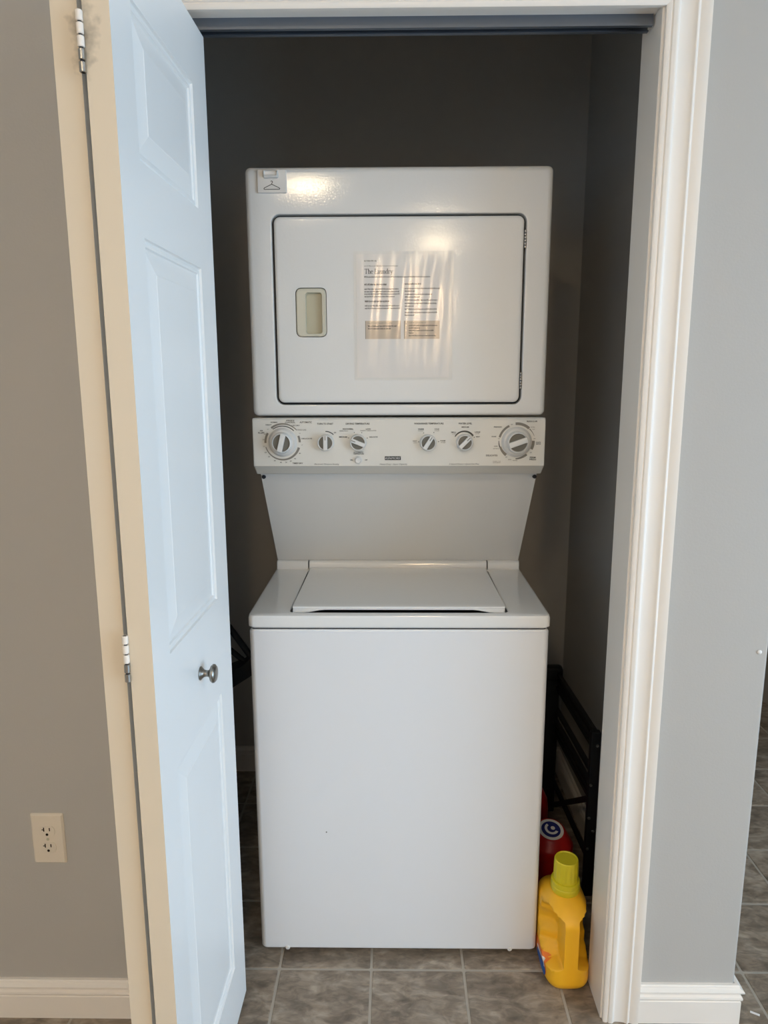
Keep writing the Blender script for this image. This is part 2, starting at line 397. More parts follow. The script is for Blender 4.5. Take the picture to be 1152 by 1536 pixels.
baseboard('baseboard_closet_back', [(CL, CB), (CR, CB)], [(0, -1), (0, -1)], 'white moulded baseboard along the back of the closet')
baseboard('baseboard_closet_right', [(CR, WB), (CR, CB - .018)], [(-1, 0), (-1, 0)], 'white moulded baseboard along the right side of the closet')
baseboard('baseboard_hall', [(1.675, 2.3), (1.675, FY1)], [(-1, 0), (-1, 0)], 'white moulded baseboard along the beige passage wall') if False else None

# track under the head
tr = empty('door_track', (JR, 1.44, HEAD)); tag(tr, 'grey metal bifold door track fixed under the closet head board', 'track')
bm = NB(); x0, x1 = JL + .004 - JR, -.004
prism_x(bm, [(-.0155, 0), (-.0155, -.019), (-.0075, -.019), (-.0075, -.0165), (-.013, -.0165), (-.013, -.0022), (.013, -.0022), (.013, -.0165), (.0075, -.0165), (.0075, -.019), (.0155, -.019), (.0155, 0)], x0, x1)
obj('channel', bm, TRACKM, tr, 20)

# ------------------------------------------------------------------ bifold door
door = empty('door_1', (-.41, 1.44, .0)); tag(door, 'white moulded bifold closet door folded open to the left of the washer and dryer', None, None, 'structure')
DW, DT, DZ0, DZ1 = .450, .035, .017, 2.058
FIELDS = [(.160, .812), (1.010, 1.639), (1.742, 1.948)]
S0, S1 = .088, .374
MOULD = [(0, 0), (.0015, -.0035), (.0045, -.0052), (.0065, -.0036), (.0105, -.0036), (.0125, -.0062), (.0155, -.0066), (.044, -.0016), (.0455, -.0008)]
def leaf(origin, ang, name):
    """a leaf in its own axes: s along the leaf (local -Y), thickness along X, face at x = 0 and x = -DT"""
    L = empty(name, origin); L.parent = door; L.matrix_parent_inverse = Matrix.Identity(4)
    L.location = Vector(origin) - Vector((-.41, 1.44, 0)); L.rotation_euler = (0, 0, ang)
    bm = NB()
    ss = [0, S0, S1, DW]; zz = [DZ0] + [v for p in FIELDS for v in p] + [DZ1]
    for fx in (0, -DT):
        for a, b in zip(ss, ss[1:]):
            for c, d in zip(zz, zz[1:]):
                if (a == S0) and any(abs(c - p[0]) < 1e-6 for p in FIELDS): continue
                bm.faces.new([bm.verts.new(p) for p in ((fx, -a, c), (fx, -b, c), (fx, -b, d), (fx, -a, d))])
    for (a, b) in (((0, DZ0), (DW, DZ0)), ((DW, DZ0), (DW, DZ1)), ((DW, DZ1), (0, DZ1)), ((0, DZ1), (0, DZ0))):
        bm.faces.new([bm.verts.new(p) for p in ((0, -a[0], a[1]), (0, -b[0], b[1]), (-DT, -b[0], b[1]), (-DT, -a[0], a[1]))])
    fr = obj('leaf_frame', bm, DOORP, L, 20)
    fr.data.materials.append(EDGEP)
    for p in fr.data.polygons:
        if abs(p.normal.y) > .9: p.material_index = 1
    for z0, z1 in FIELDS:
        for side in (0, 1):
            bm = NB(); loops = []
            for ins, dep in MOULD:
                x = dep if side == 0 else -DT - dep
                loops.append([(x, -(S0 + ins), z0 + ins), (x, -(S1 - ins), z0 + ins), (x, -(S1 - ins), z1 - ins), (x, -(S0 + ins), z1 - ins)])
            loft(bm, loops, False, True)
            if side == 1: bmesh.ops.reverse_faces(bm, faces=bm.faces)
            p = obj('raised_panel', bm, DOORP, L, 12)
    return L
A2 = math.atan2(-.357 + .349, -(0.99 - 1.44))        # leading leaf, nearly square to the wall
leaf2 = leaf((-.349, 1.44, 0), A2, 'leaf')
leaf1 = leaf((-.4010, 1.452, 0), -.0035, 'leaf')
# door parts are placed in the door's own axes (origin at -.41, 1.44, 0)
def dl(x, y, z): return (x + .41, y - 1.44, z)
def hinge(zc):
    h = empty('hinge'); h.parent = door; h.location = dl(-.3945, .9865, zc)
    bm = NB(); lathe(bm, [(.0024, -.036), (.0024, .036)], (0, 0, 0), n=10); obj('hinge_pin', bm, SEAL, h)
    for k, (a, b) in enumerate(((-.036, -.0235), (-.0215, -.0085), (-.0065, .0065), (.0085, .0215), (.0235, .036))):
        bm = NB(); lathe(bm, [(.0036, a), (.0044, a + .0008), (.0044, b - .0008), (.0036, b)], (0, 0, 0), n=14)
        obj('knuckle', bm, TRIM if k in (2, 3, 4) else STEEL, h)
    return h
hinge(1.860); hinge(1.034)
# knob on the leading leaf
kb = empty('door_knob'); kb.parent = leaf2; kb.location = (0, -.224, .912); kb.rotation_euler = (0, PI / 2, 0)
bm = NB(); lathe(bm, [(.0005, 0), (.0125, 0), (.0128, .0015), (.0100, .0040), (.0068, .0075), (.0058, .0120), (.0064, .0160), (.0095, .0185), (.0150, .0205), (.0172, .0235), (.0168, .0265), (.0135, .0295), (.0070, .0312), (.0005, .0316)], (0, 0, 0), n=36)
o = obj('knob_body', bm, NICKEL, None, 50); 
o.parent = leaf2; o.location = (0, -.224, .912); o.rotation_euler = (0, PI / 2, 0); o.name = 'door_knob'; tag(o, 'brushed nickel round door knob')
bpy.data.objects.remove(kb)
o.name = 'door_knob'

# ------------------------------------------------------------------ stacked washer and dryer
UX = .0125
unit = empty('laundry_center', (UX, 1.9, 0)); tag(unit, 'white stacked washer and dryer with control knobs standing in the closet', 'washer dryer')
def U(name, bm, m, parent=None, smooth=35):
    """part of the machine; geometry given in room coordinates with X measured from the machine's middle"""
    o = obj(name, bm, m, None, smooth)
    o.data.transform(Matrix.Translation((0, -1.9, 0)))
    o.parent = parent or unit
    return o
# --- washer cabinet
WH = .3485
bm = NB()
loft(bm, [rxy(-WH + .004, WH - .004, 1.569, 2.27, .012, .018), rxy(-WH, WH, 1.565, 2.274, .014, .023), rxy(-WH, WH, 1.565, 2.274, .014, .863), rxy(-WH + .004, WH - .004, 1.569, 2.27, .012, .868)])
U('washer_body', bm, ENAMEL2, None, 40)
for sx in (-1, 1):
    for y in (1.62, 2.2):
        bm = NB(); lathe(bm, [(.022, 0), (.022, .008), (.010, .010), (.010, .022)], (sx * .29, y, 0), n=20); U('leveling_foot', bm, SEAL)
    bm = NB(); lathe(bm, [(.0055, 0), (.0060, .002), (.0045, .003), (.002, .003), (.002, .001), (.0005, .001)], ({-1: -.281, 1: .281}[sx], 1.566, .022), 'y', 20); U('bottom_clip', bm, WHITEPL)
U('enamel_chip', bx(-.1785, -.1755, 1.5645, 1.566, .3455, .349, bev=.0005, seg=1), GREYPL)
# --- washer top with the lid opening
LX = .2545
ty0, ty1 = 1.562, 1.985
bm = NB()
hole = lambda z, g=0: rxy(-LX - g, LX + g, 1.583 - g, 1.9605, .014 + g, z)
loft(bm, [rxy(-WH + .003, WH - .003, 1.566, 2.27, .012, .873), rxy(-WH - .0015, WH + .0015, ty0, 2.275, .014, .877),
          rxy(-WH - .0015, WH + .0015, ty0, 2.275, .014, .8965), rxy(-WH + .0005, WH - .0005, ty0 + .002, 2.273, .014, .9025), rxy(-WH + .006, WH - .006, ty0 + .008, 2.267, .014, .9050),
          hole(.9050, .003), hole(.9035, .0006), hole(.890, 0)], True, True)
U('washer_top', bm, ENAMEL, None, 30)
U('body_gap', bx(-WH + .008, WH - .008, 1.574, 2.26, .866, .875), SEAL)
bm = NB(); loft(bm, [hole(.8902, .0), hole(.8912, .0)]); U('lid_gap_shade', bm, SEAL)  # dark sheet standing in for the shade under the lid gap
# --- lid: a thin pressed panel with a raised finger lip in the middle of its front edge
bm = NB()
lx = LX - .0062; NX = 40
def lid_row(y, z, tk, edge):
    top, bot = [], []
    for k in range(NX + 1):
        x = -lx + 2 * lx * k / NX
        zt, zb = z, z - tk
        if edge:
            u = max(0., min(1., (abs(x) - .172) / .050)); u = u * u * (3 - 2 * u)
            zb = z - tk - .0065 * u
        top.append((x, y, zt)); bot.append((x, y, zb))
    return top + bot[::-1]
rows = [lid_row(1.5925, .9120, .0020, True), lid_row(1.5890, .9135, .0045, True), lid_row(1.5895, .9160, .0070, True), lid_row(1.5940, .9172, .0085, True),
        lid_row(1.606, .9172, .009, False), lid_row(1.950, .9105, .010, False), lid_row(1.9585, .9105, .010, False)]
loft(bm, rows)
U('washer_lid', bm, ENAMEL, None, 50)
# --- raised strip at the back of the washer top
def step(x0, x1, name):
    bm = NB(); poly = [(1.9615, .9045), (1.9600, .9110), (1.9615, .9225), (1.9655, .9275), (1.9720, .9290), (2.02, .9290), (2.02, .9045)]
    prism_x(bm, poly, x0, x1); return U(name, bm, ENAMEL, None, 50)
step(-.3445, -LX - .0015, 'back_step'); step(-LX + .002, LX - .002, 'lid_hinge_cover'); step(LX + .0015, .3445, 'back_step')
# --- sloping panel between washer and dryer
def slope(x0, x1, off, name):
    bm = NB(); prism_x(bm, [(1.757 + off, 1.2150), (1.9815 + off, .926), (2.25, .926), (2.25, 1.2150)], x0, x1); return U(name, bm, ENAMEL, None, 20)
slope(-.3450, .3450, 0, 'service_panel')
for sx in (-.338, .3405):
    bm = NB(); lathe(bm, [(.0050, -.004), (.0050, .002), (.0036, .0038), (.0008, .0042)], (sx, 1.7665, 1.1985), 'y', 16); U('panel_screw', bm, SEAL)
# --- dryer cabinet
DH, DZB, DZT, DF = .3470, 1.3535, 1.9078, 1.700
bm = NB()
dx0, dx1, dz0, dz1 = -.2890, .2890, 1.3800, 1.8062        # door opening
loft(bm, [rr(-DH + .004, DH - .004, DZB + .004, DZT - .004, .010, 2.285), rr(-DH, DH, DZB, DZT, .012, 2.281), rr(-DH, DH, DZB, DZT, .012, DF + .013),
          rr(-DH + .0012, DH - .0012, DZB + .0010, DZT - .0012, .012, DF + .0075), rr(-DH + .0042, DH - .0042, DZB + .003, DZT - .0042, .012, DF + .0030), rr(-DH + .0085, DH - .0085, DZB + .005, DZT - .0085, .012, DF + .0008), rr(-DH + .014, DH - .014, DZB + .008, DZT - .014, .012, DF),
          rr(dx0 - .004, dx1 + .004, dz0 - .004, dz1 + .004, .022, DF), rr(dx0 - .0012, dx1 + .0012, dz0 - .0012, dz1 + .0012, .0195, DF + .0012), rr(dx0, dx1, dz0, dz1, .018, DF + .004), rr(dx0, dx1, dz0, dz1, .018, DF + .020)])
U('dryer_cabinet', bm, ENAMEL, None, 40)
bm = NB(); loft(bm, [rr(dx0 + .0004, dx1 - .0004, dz0 + .0004, dz1 - .0004, .0175, DF + .0195), rr(dx0 + .0004, dx1 - .0004, dz0 + .0004, dz1 - .0004, .0175, DF + .0175)]); U('door_seal', bm, SEAL)
# --- dryer door with recessed grip
g = .0048
hx0, hx1, hz0, hz1 = -.2378, -.1668, 1.5360, 1.6460
dd = empty('dryer_door'); dd.parent = unit
def ring(i, y, r): return rr(dx0 + g + i, dx1 - g - i, dz0 + g + i, dz1 - g - i, r, y)
bm = NB()
loft(bm, [ring(.002, DF + .017, .014), ring(0, DF + .016, .014), ring(0, DF + .0035, .014), ring(.0010, DF + .0008, .0135), ring(.0036, DF - .0008, .012), ring(.0080, DF - .0012, .011),
          rr(hx0 - .0006, hx1 + .0006, hz0 - .0006, hz1 + .0006, .0125, DF - .0012), rr(hx0 - .0002, hx1 + .0002, hz0 - .0002, hz1 + .0002, .0122, DF + .003), rr(hx0, hx1, hz0, hz1, .012, DF + .012)])
o = U('dryer_door_panel', bm, ENAMEL, None, 40)
bpy.data.objects.remove(dd); o.name = 'dryer_door'; ddoor = o
cx0, cx1, cz0, cz1 = -.2155, -.1768, 1.5430, 1.6360
bm = NB()
loft(bm, [rr(hx0 + .0012, hx1 - .0012, hz0 + .0012, hz1 - .0012, .0115, DF + .004), rr(hx0 + .0012, hx1 - .0012, hz0 + .0012, hz1 - .0012, .0115, DF - .0012), rr(hx0 + .0030, hx1 - .0030, hz0 + .0030, hz1 - .0030, .0105, DF - .0028),
          rr(cx0, cx1, cz0, cz1, .006, DF - .0020), rr(cx0 + .0008, cx1 - .0008, cz0 + .0008, cz1 - .0008, .006, DF - .0002), rr(cx0 + .001, cx1 - .002, cz0 + .001, cz1 - .001, .006, DF + .0095)], False, False)
U('grip_surround', bm, BISQUE, ddoor, 40)
bm = NB(); loft(bm, [rr(cx0 + .0008, cx1 - .0018, cz0 + .0008, cz1 - .0008, .006, DF + .0093), rr(cx0 + .0008, cx1 - .0018, cz0 + .0008, cz1 - .0008, .006, DF + .0105)]); U('grip_cup', bm, BISQUED, ddoor)
for z0, z1 in ((1.7305, 1.7700), (1.4155, 1.4545)):
    o = empty('door_hinge'); o.parent = ddoor; bpy.data.objects.remove(o)
    n = 6; hh = (z1 - z0) / n; bm = NB()
    for k in range(n):
        lathe(bm, [(.0016, z0 + k * hh + .0004), (.0026, z0 + k * hh + .0010), (.0026, z0 + (k + 1) * hh - .0010), (.0016, z0 + (k + 1) * hh - .0004)], (dx1 - .0022, DF - .0004, 0), n=10)
    U('door_hinge', bm, STEEL, ddoor)
# --- hanger hook plate at the top left corner
hp0, hp1, hq0, hq1 = -.3170, -.2518, 1.8510, 1.9002
bm = NB()
loft(bm, [rr(hp0, hp1, hq0, hq1, .002, DF + .001, 2), rr(hp0, hp1, hq0, hq1, .002, DF - .0040, 2), rr(hp0 + .0012, hp1 - .0012, hq0 + .0012, hq1 - .0012, .0015, DF - .0052, 2)])
hplate = U('hanger_plate', bm, WHITEPL, None, 40)
bm = NB()
loft(bm, [rr(-.3025, -.2690, 1.8815, 1.8965, .003, DF - .0048, 3), rr(-.3020, -.2695, 1.8815, 1.8965, .003, DF - .013, 3), rr(-.3005, -.2710, 1.8850, 1.8955, .002, DF - .0155, 3)], True, False)
loft(bm, [rr(-.3005, -.2710, 1.8850, 1.8955, .002, DF - .0155, 3), rr(-.2990, -.2725, 1.8880, 1.8945, .002, DF - .0100, 3)], False, True)
U('hook', bm, WHITEPL, hplate, 40)
def ribbon(bm, pts, w, y):
    for a, b in zip(pts, pts[1:]):
        d = Vector((b[0] - a[0], b[1] - a[1])); 
        if d.length < 1e-7: continue
        d.normalize(); s = Vector((-d.y, d.x)) * w / 2; e = d * w * .35
        q = [(a[0] - e.x + s.x, a[1] - e.y + s.y), (b[0] + e.x + s.x, b[1] + e.y + s.y), (b[0] + e.x - s.x, b[1] + e.y - s.y), (a[0] - e.x - s.x, a[1] - e.y - s.y)]
        bm.faces.new([bm.verts.new((x, y, z)) for x, z in q])
    return bm
bm = NB(); hc = -.2845; hb = 1.8580
ribbon(bm, [(hc - .018, hb + .0012), (hc - .0165, hb), (hc + .0165, hb), (hc + .018, hb + .0012), (hc + .0165, hb + .0032), (hc, hb + .0108), (hc - .0165, hb + .0032), (hc - .018, hb + .0012)], .0013, DF - .0056)
ribbon(bm, [(hc, hb + .0108), (hc + .0002, hb + .0130), (hc + .0018, hb + .0145), (hc + .0018, hb + .0165), (hc, hb + .0178), (hc - .0018, hb + .0168)], .0013, DF - .0056)
U('hanger_symbol', bm, INKB, hplate, 0)
# --- control console
CF, CZ1, CZ0 = 1.6945, 1.3500, 1.2335
CHW = .3490
bm = NB()
prof = [(1.760, CZ1 - .001), (1.703, CZ1 - .001), (1.698, CZ1 - .0018), (CF + .0008, CZ1 - .0050), (CF, CZ1 - .0085), (CF, CZ0 + .003), (CF + .0006, CZ0 + .0008), (CF + .0032, CZ0), (1.728, 1.2125), (1.731, 1.2108), (1.760, 1.2108)]
loops = []
for x, ins in ((-CHW, .004), (-CHW + .0012, .0012), (-CHW + .0045, 0), (CHW - .0045, 0), (CHW - .0012, .0012), (CHW, .004)):
    loops.append([(x, y + (ins if y < 1.75 else 0), z - (ins * .5 if z > 1.34 else 0)) for y, z in prof])
loft(bm, loops)
console = U('control_console', bm, CONSOLE, None, 40)
KX = lambda px: -.0016 + (px - 589) * .0015891 - UX
KZ = lambda py: 1.2936 - (py - 662) * .001597
INKY = CF - .0004
TXT = {}
def text_mesh(s, bold=0.0):
    k = (s, bold)
    if k in TXT: return TXT[k]
    cu = bpy.data.curves.new('t', 'FONT'); cu.body = s; cu.resolution_u = 2; cu.offset = bold; cu.fill_mode = 'FRONT'
    to = bpy.data.objects.new('t', cu); COL.objects.link(to)
    me = bpy.data.meshes.new_from_object(to); bpy.data.objects.remove(to); bpy.data.curves.remove(cu)
    TXT[k] = me; return me
def text_at(s, x0, x1, z0, z1, y, m, parent, name='printed_text', bold=0.0, shear=0.0, local=(0, -1.9, 0)):
    """lettering fitted to a rectangle in an XZ plane at depth y"""
    me = text_mesh(s, bold).copy(); me.materials.clear(); me.materials.append(m)
    xs = [v.co.x for v in me.vertices]; ys = [v.co.y for v in me.vertices]
    ax, bx_, ay, by = min(xs), max(xs), min(ys), max(ys)
    for v in me.vertices:
        u, w = (v.co.x - ax) / (bx_ - ax), (v.co.y - ay) / max(1e-6, by - ay)
        v.co = (x0 + (x1 - x0) * u + shear * (z1 - z0) * (w - .5) + local[0], y + local[1], z0 + (z1 - z0) * w + local[2])
    o = bpy.data.objects.new(name, me); COL.objects.link(o); o.parent = parent
    return o
def ptext(s, x0, x1, y0, y1, m=None, bold=.0, shear=0.0):
    return text_at(s, KX(x0), KX(x1), KZ(y1), KZ(y0), INKY, m or INK, console, 'printed_text', bold, shear)
for a in [("HEAVY", 399, 408, 636.3, 638.3), ("NORMAL", 406.5, 417, 632.6, 634.6), ("WRINKLE", 429.5, 442, 630, 632.2), ("CONTROL", 428, 443.5, 632.8, 635),
          ("AUTOMATIC", 450, 468.2, 632.4, 634.8), ("LESS DRY", 437.7, 450, 637.3, 639.4), ("AIR", 389.8, 394.6, 645, 647), ("FLUFF", 387.4, 396.6, 648, 650.4),
          ("DELICATE", 452.4, 468, 656.9, 658.8), ("TIMED DRY", 437.7, 453.5, 693.7, 696),
          ("TURN TO START", 476, 500.2, 634.7, 637.3), ("ON", 501, 504.2, 648, 650), ("DRYING TEMPERATURE", 519, 554.6, 634.7, 637.3),
          ("HIGH NORMAL", 514.3, 530.3, 642.6, 644.9), ("LOW", 549, 556.4, 642.8, 644.9), ("MEDIUM", 508.7, 520.6, 654.6, 656.6), ("DELICATE", 554, 566.6, 654.8, 656.6),
          ("AUTOMATIC", 530, 545, 677.4, 679.2), ("TEMPERATURE", 529.7, 545.6, 679.8, 681.8), ("ON", 525, 528.8, 689, 691), ("OFF", 547, 551.2, 689, 691),
          ("WASH/RINSE TEMPERATURE", 621, 665, 634.6, 637.2), ("WARM", 627, 635.4, 643, 645.2), ("COLD", 651.5, 658.6, 643, 645.2), ("HOT", 619.5, 625.4, 660.9, 662.6), ("WARM", 660, 667.8, 660.5, 662.4),
          ("WATER LEVEL", 687, 707.5, 634.6, 637.2), ("MEDIUM", 692, 702.7, 640.2, 642.3), ("SMALL", 676.4, 684, 647.8, 649.8), ("LARGE", 711.7, 719.9, 647.6, 649.6), ("RESET", 713.6, 719.5, 654.7, 656.4),
          ("REGULAR", 788.8, 804.5, 631.8, 634.2), ("KNITS", 803.6, 810.6, 663.2, 665), ("GENTLE", 803.6, 810.6, 665.6, 667.4), ("PERM", 795, 803.8, 685.4, 687.8), ("PRESS", 794.4, 804.6, 688.4, 690.8),
          ("DELICATES", 729.3, 746.4, 682.2, 684.8), ("PREWASH", 740, 751.6, 640.2, 642.2), ("SOAK", 737, 744.2, 654.4, 656.2), ("OFF", 741, 746.3, 669, 670.6)]:
    ptext(*a, bold=.018)
for a in [("WRINKLE GUARD", 446, 459.6, 643.8, 645.9), ("PERM PRESS", 509.5, 522, 645.9, 647.4), ("KNITS / DELICATES", 541, 564.6, 645.3, 647), ("COLD", 627, 635.4, 645.9, 647.3), ("COLD", 651.5, 658.6, 645.9, 647.3),
          ("COLD", 620, 625.3, 663.7, 664.9), ("WARM", 661, 667.8, 663.4, 664.8), ("EXTRA", 795, 801, 640.8, 642.2), ("SHORT", 797.5, 801, 644.3, 645.6), ("SPIN", 739.5, 748, 672.6, 674), ("PUSH TO", 740, 751.5, 691.8, 693), ("START", 740, 751.5, 693.6, 695),
          ("LOAD", 678, 683.5, 650.6, 651.8), ("LOAD", 712.5, 718.5, 650.4, 651.6), ("SPIN", 762.4, 767.4, 689, 690.6), ("RINSE", 769.7, 776.4, 690.2, 691.8)]:
    ptext(*a, m=INKG, bold=.012)
ptext("Electronic Moisture Sensing", 471, 508, 695.2, 697.8, shear=.3)
ptext("Heavy Duty \u2022 Super Capacity", 569.6, 611, 695.2, 698.0, shear=.3)
ptext("2 Speed Motor \u2022 Quiet Pak Plus", 674, 719, 695.2, 698.0, shear=.3)
U('logo_plate', bx(KX(577.2), KX(601.2), CF - .0012, CF + .001, KZ(690.2), KZ(684.6), bev=.0003, seg=1), INKB, console)
text_at("KENMORE", KX(578.4), KX(600.2), KZ(689.2), KZ(685.5), CF - .0015, LWHITE, console, 'logo_lettering', .0, .25)
def arc(cx, cy, r0, r1, a0, a1, m=None, r0e=None):
    """printed ring segment, pixel radii, degrees counter-clockwise from the right; may taper to r0e"""
    bm = NB(); n = max(4, int(abs(a1 - a0) / 5)); pr = None
    for k in range(n + 1):
        t = k / n; a = math.radians(a0 + (a1 - a0) * t); ri = r0 + ((r0e if r0e is not None else r0) - r0) * t
        p = [(KX(cx + r * math.cos(a)), INKY, KZ(cy - r * math.sin(a))) for r in (ri, r1)]
        q = [bm.verts.new(v) for v in p]
        if pr: bm.faces.new((pr[0], pr[1], q[1], q[0]))
        pr = q
    return U('printed_arc', bm, m or INKG, console, 0)
L = (423.8, 663.4)
arc(*L, 25.4, 28.6, 128, 40, r0e=27.4); arc(*L, 23.6, 24.8, 126, 45, INK); arc(*L, 24.4, 27.6, 182, 148); arc(*L, 24.0, 27.2, 22, 0); arc(*L, 23.6, 27.2, -18, -165, r0e=26.0)
R_ = (774.5, 663.4)
arc(*R_, 25.0, 29.0, 95, 48); arc(*R_, 26.0, 27.6, 46, 18, r0e=27.2); arc(*R_, 24.8, 28.0, 165, 116); arc(*R_, 26.2, 27.0, 176, 196, INK, r0e=25.5); arc(*R_, 24.0, 26.8, 196, 232, r0e=22.6); arc(*R_, 22.0, 26.0, -50, -92, r0e=24.4); arc(*R_, 23.0, 27.0, 4, -26)
arc(488.8, 663.5, 15.6, 16.8, 92, 45, INK); arc(696.4, 663.5, 15.4, 17.2, 145, 35, INKG, r0e=14.2); arc(696.4, 663.5, 15.6, 16.6, 150, 40, INK)
def dot(px, py, r=.0011):
    bm = NB(); lathe(bm, [(r, 0), (r, .0002)], (KX(px), CF - .0002, KZ(py)), 'y', 8); U('printed_dot', bm, INK, console, 0)
for p in [(531.6, 649), (542.8, 649.2), (523, 657), (551, 657.2), (635.3, 649.8), (650.6, 649.2), (628, 663), (657.8, 662.8), (711, 656.2), (791.5, 656.5)]: dot(*p)
for k, a in enumerate((-33, -54, -68, -82, -97, -115, -135, -150)):
    s = str(80 - 10 * k); x, y = L[0] + 30.3 * math.cos(math.radians(a)), L[1] - 30.3 * math.sin(math.radians(a)); ptext(s, x - 1.4, x + 1.4, y - .9, y + .9, bold=.012)
for a, s in ((172, "30"), (155, "20"), (27, "OFF"), (-8, "OFF"), (138, "OFF"), (192, "OFF")):
    x, y = L[0] + 29.2 * math.cos(math.radians(a)), L[1] - 29.2 * math.sin(math.radians(a)); ptext(s, x - 1.3, x + 1.3, y - .8, y + .8, m=INK if s.isdigit() else INKG)
for a in (107, 10, -36, 170, 237):
    x, y = R_[0] + 27 * math.cos(math.radians(a)), R_[1] - 27 * math.sin(math.radians(a)); ptext("OFF", x - 1.4, x + 1.4, y - .8, y + .8)
def halfmoon(bm, cx, cz, r, off, ang, y0, y1, side):
    """segment of a disc on one side of the grip bar"""
    h = math.acos(off / r); pts = []
    for k in range(13):
        t = -h + 2 * h * k / 12; pts.append((r * math.cos(t), r * math.sin(t)))
    th = ang + PI / 2 * side
    q = [(cx + x * math.cos(th) - y * math.sin(th), cz + x * math.sin(th) + y * math.cos(th)) for x, y in pts]
    loft(bm, [[(x, y0, z) for x, z in q], [(x, y1, z) for x, z in q]])
def knob(name, px, py, r, ang, skirt=None, label=None):
    cx, cz = KX(px), KZ(py); y = CF
    bm = NB()
    if skirt:
        lathe(bm, [(skirt, 0), (skirt, .002), (skirt - .002, .0045), (r + .006, .0072), (r + .0022, .0078)], (cx, y, cz), 'y', 48, True)
        k0 = U(name, bm, SKIRT, None, 30); base = .0075
        bm = NB(); lathe(bm, [(r + .0012, .003), (r + .0012, .0085), (r * .96, .0250), (r * .88, .0265), (r * .85, .0250), (r * .84, .0225)], (cx, y, cz), 'y', 40); U('knob_rim', bm, WHITEPL, k0, 40)
        top = .0225
    else:
        lathe(bm, [(r + .0010, 0), (r + .0012, .0015), (r, .0165), (r * .93, .0182), (r * .86, .0175), (r * .84, .0150)], (cx, y, cz), 'y', 40)
        k0 = U(name, bm, WHITEPL, None, 40); top = .0150
    bm = NB(); a = math.radians(ang); w = r * .26
    for sd in (-1, 1): halfmoon(bm, cx, cz, r * .835, w, a, y - top + .001, y - top - .0006, sd)
    U('knob_insert', bm, GREYPL, k0, 20)
    bm = NB(); tmp = NB()
    hgt = top + .0065
    box(tmp, -r * .90, r * .90, -hgt, -top + .002, -w, w, .0016, 2)
    M = Matrix.Translation((cx, y, cz)) @ Matrix.Rotation(-a, 4, 'Y')
    bmesh.ops.transform(tmp, matrix=M, verts=tmp.verts); me = bpy.data.meshes.new('x'); tmp.to_mesh(me); tmp.free(); bm.from_mesh(me); bpy.data.meshes.remove(me)
    U('knob_grip', bm, WHITEPL, k0, 40)
    if not skirt:
        bm = NB(); d = Vector((math.cos(a), math.sin(a)))
        ribbon(bm, [(cx + d.x * r * .38, cz + d.y * r * .38), (cx + d.x * r * .84, cz + d.y * r * .84)], .0018, y - hgt - .0003); U('pointer_mark', bm, INKG, k0, 0)
    if label: k0['label'] = label
    return k0
knob('timer_dial', 423.8, 663.4, .0238, 76, .0345, 'white drying timer dial with printed ring')
knob('timer_dial', 774.5, 663.4, .0250, 19, .0360, 'white washing timer dial with printed ring')
knob('selector_knob', 488.8, 663.5, .0188, 90); knob('selector_knob', 537.3, 663.5, .0188, 158); knob('selector_knob', 642.0, 664.0, .0188, 58); knob('selector_knob', 696.4, 663.5, .0188, 45)
bm = NB(); lathe(bm, [(.0100, 0), (.0100, .0012), (.0080, .0028), (.0072, .0016), (.0070, .0060), (.0060, .0072), (.0005, .0068)], (KX(536.9), CF, KZ(690.2)), 'y', 28); U('push_button', bm, WHITEPL, None, 40)

# ------------------------------------------------------------------ instruction sheet in a clear sleeve
PY = DF - .0030
sheet = empty('instruction_sheet', (.0235, PY, 1.4373)); tag(sheet, 'printed laundry instruction sheet in a clear plastic sleeve on the dryer door', 'notice')
SL = (-.0235, -PY, -1.4373)
def S(name, bm, m, smooth=40, parent=None):
    o = obj(name, bm, m, None, smooth); o.data.transform(Matrix.Translation(SL)); o.parent = parent or sheet; return o
PXx = lambda x: -.0889 + (x - 531) * .0015094
PZz = lambda y: 1.7241 - (y - 377) * .0014860
px0, px1, pz0, pz1 = -.0845, .1300, PZz(566.5), 1.7190
paper = S('paper', bx(px0, px1, PY + .0006, PY + .0010, pz0, pz1), PAPER, 0)
# sleeve: rippled film a little larger than the page
bm = NB(); sx0, sx1, sz0, sz1 = -.0905, .1372, PZz(570.5), 1.7255; nx, nz = 72, 60; grid = []
for i in range(nx + 1):
    col = []
    for j in range(nz + 1):
        u, v = i / nx, j / nz; x = sx0 + (sx1 - sx0) * u; z = sz0 + (sz1 - sz0) * v
        e = min(u, 1 - u, v, 1 - v); k = min(1, e / .10)
        w = .00042 * math.sin(21 * u + 2.0 * math.sin(3.1 * v + .5)) + .00030 * math.sin(43 * u - 5 * v) + .00024 * math.sin(9 * v + 6 * u)
        col.append(bm.verts.new((x, PY - .0004 + w * k - .0006 * k, z)))
    grid.append(col)
for i in range(nx):
    for j in range(nz): bm.faces.new((grid[i][j], grid[i + 1][j], grid[i + 1][j + 1], grid[i][j + 1]))
S('sleeve', bm, SLEEVE, 60)
S('sleeve_back', bx(sx0, sx1, PY + .0014, PY + .0016, sz0, sz1), WHITEPL, 0)
IY = PY + .0004
def pbox(x0, x1, y0, y1, m, name): 
    bm = NB(); bm.faces.new([bm.verts.new(p) for p in ((PXx(x0), IY, PZz(y1)), (PXx(x1), IY, PZz(y1)), (PXx(x1), IY, PZz(y0)), (PXx(x0), IY, PZz(y0)))])
    return S(name, bm, m, 0, paper)
pbox(547.5, 601.5, 479.5, 507, PBOX, 'tinted_box'); pbox(607.2, 661, 479.5, 507, PBOX, 'tinted_box')
IY -= .0001
pbox(546.8, 547.8, 479.5, 507, INKG, 'box_rule'); pbox(606.4, 607.4, 479.5, 507, INKG, 'box_rule')
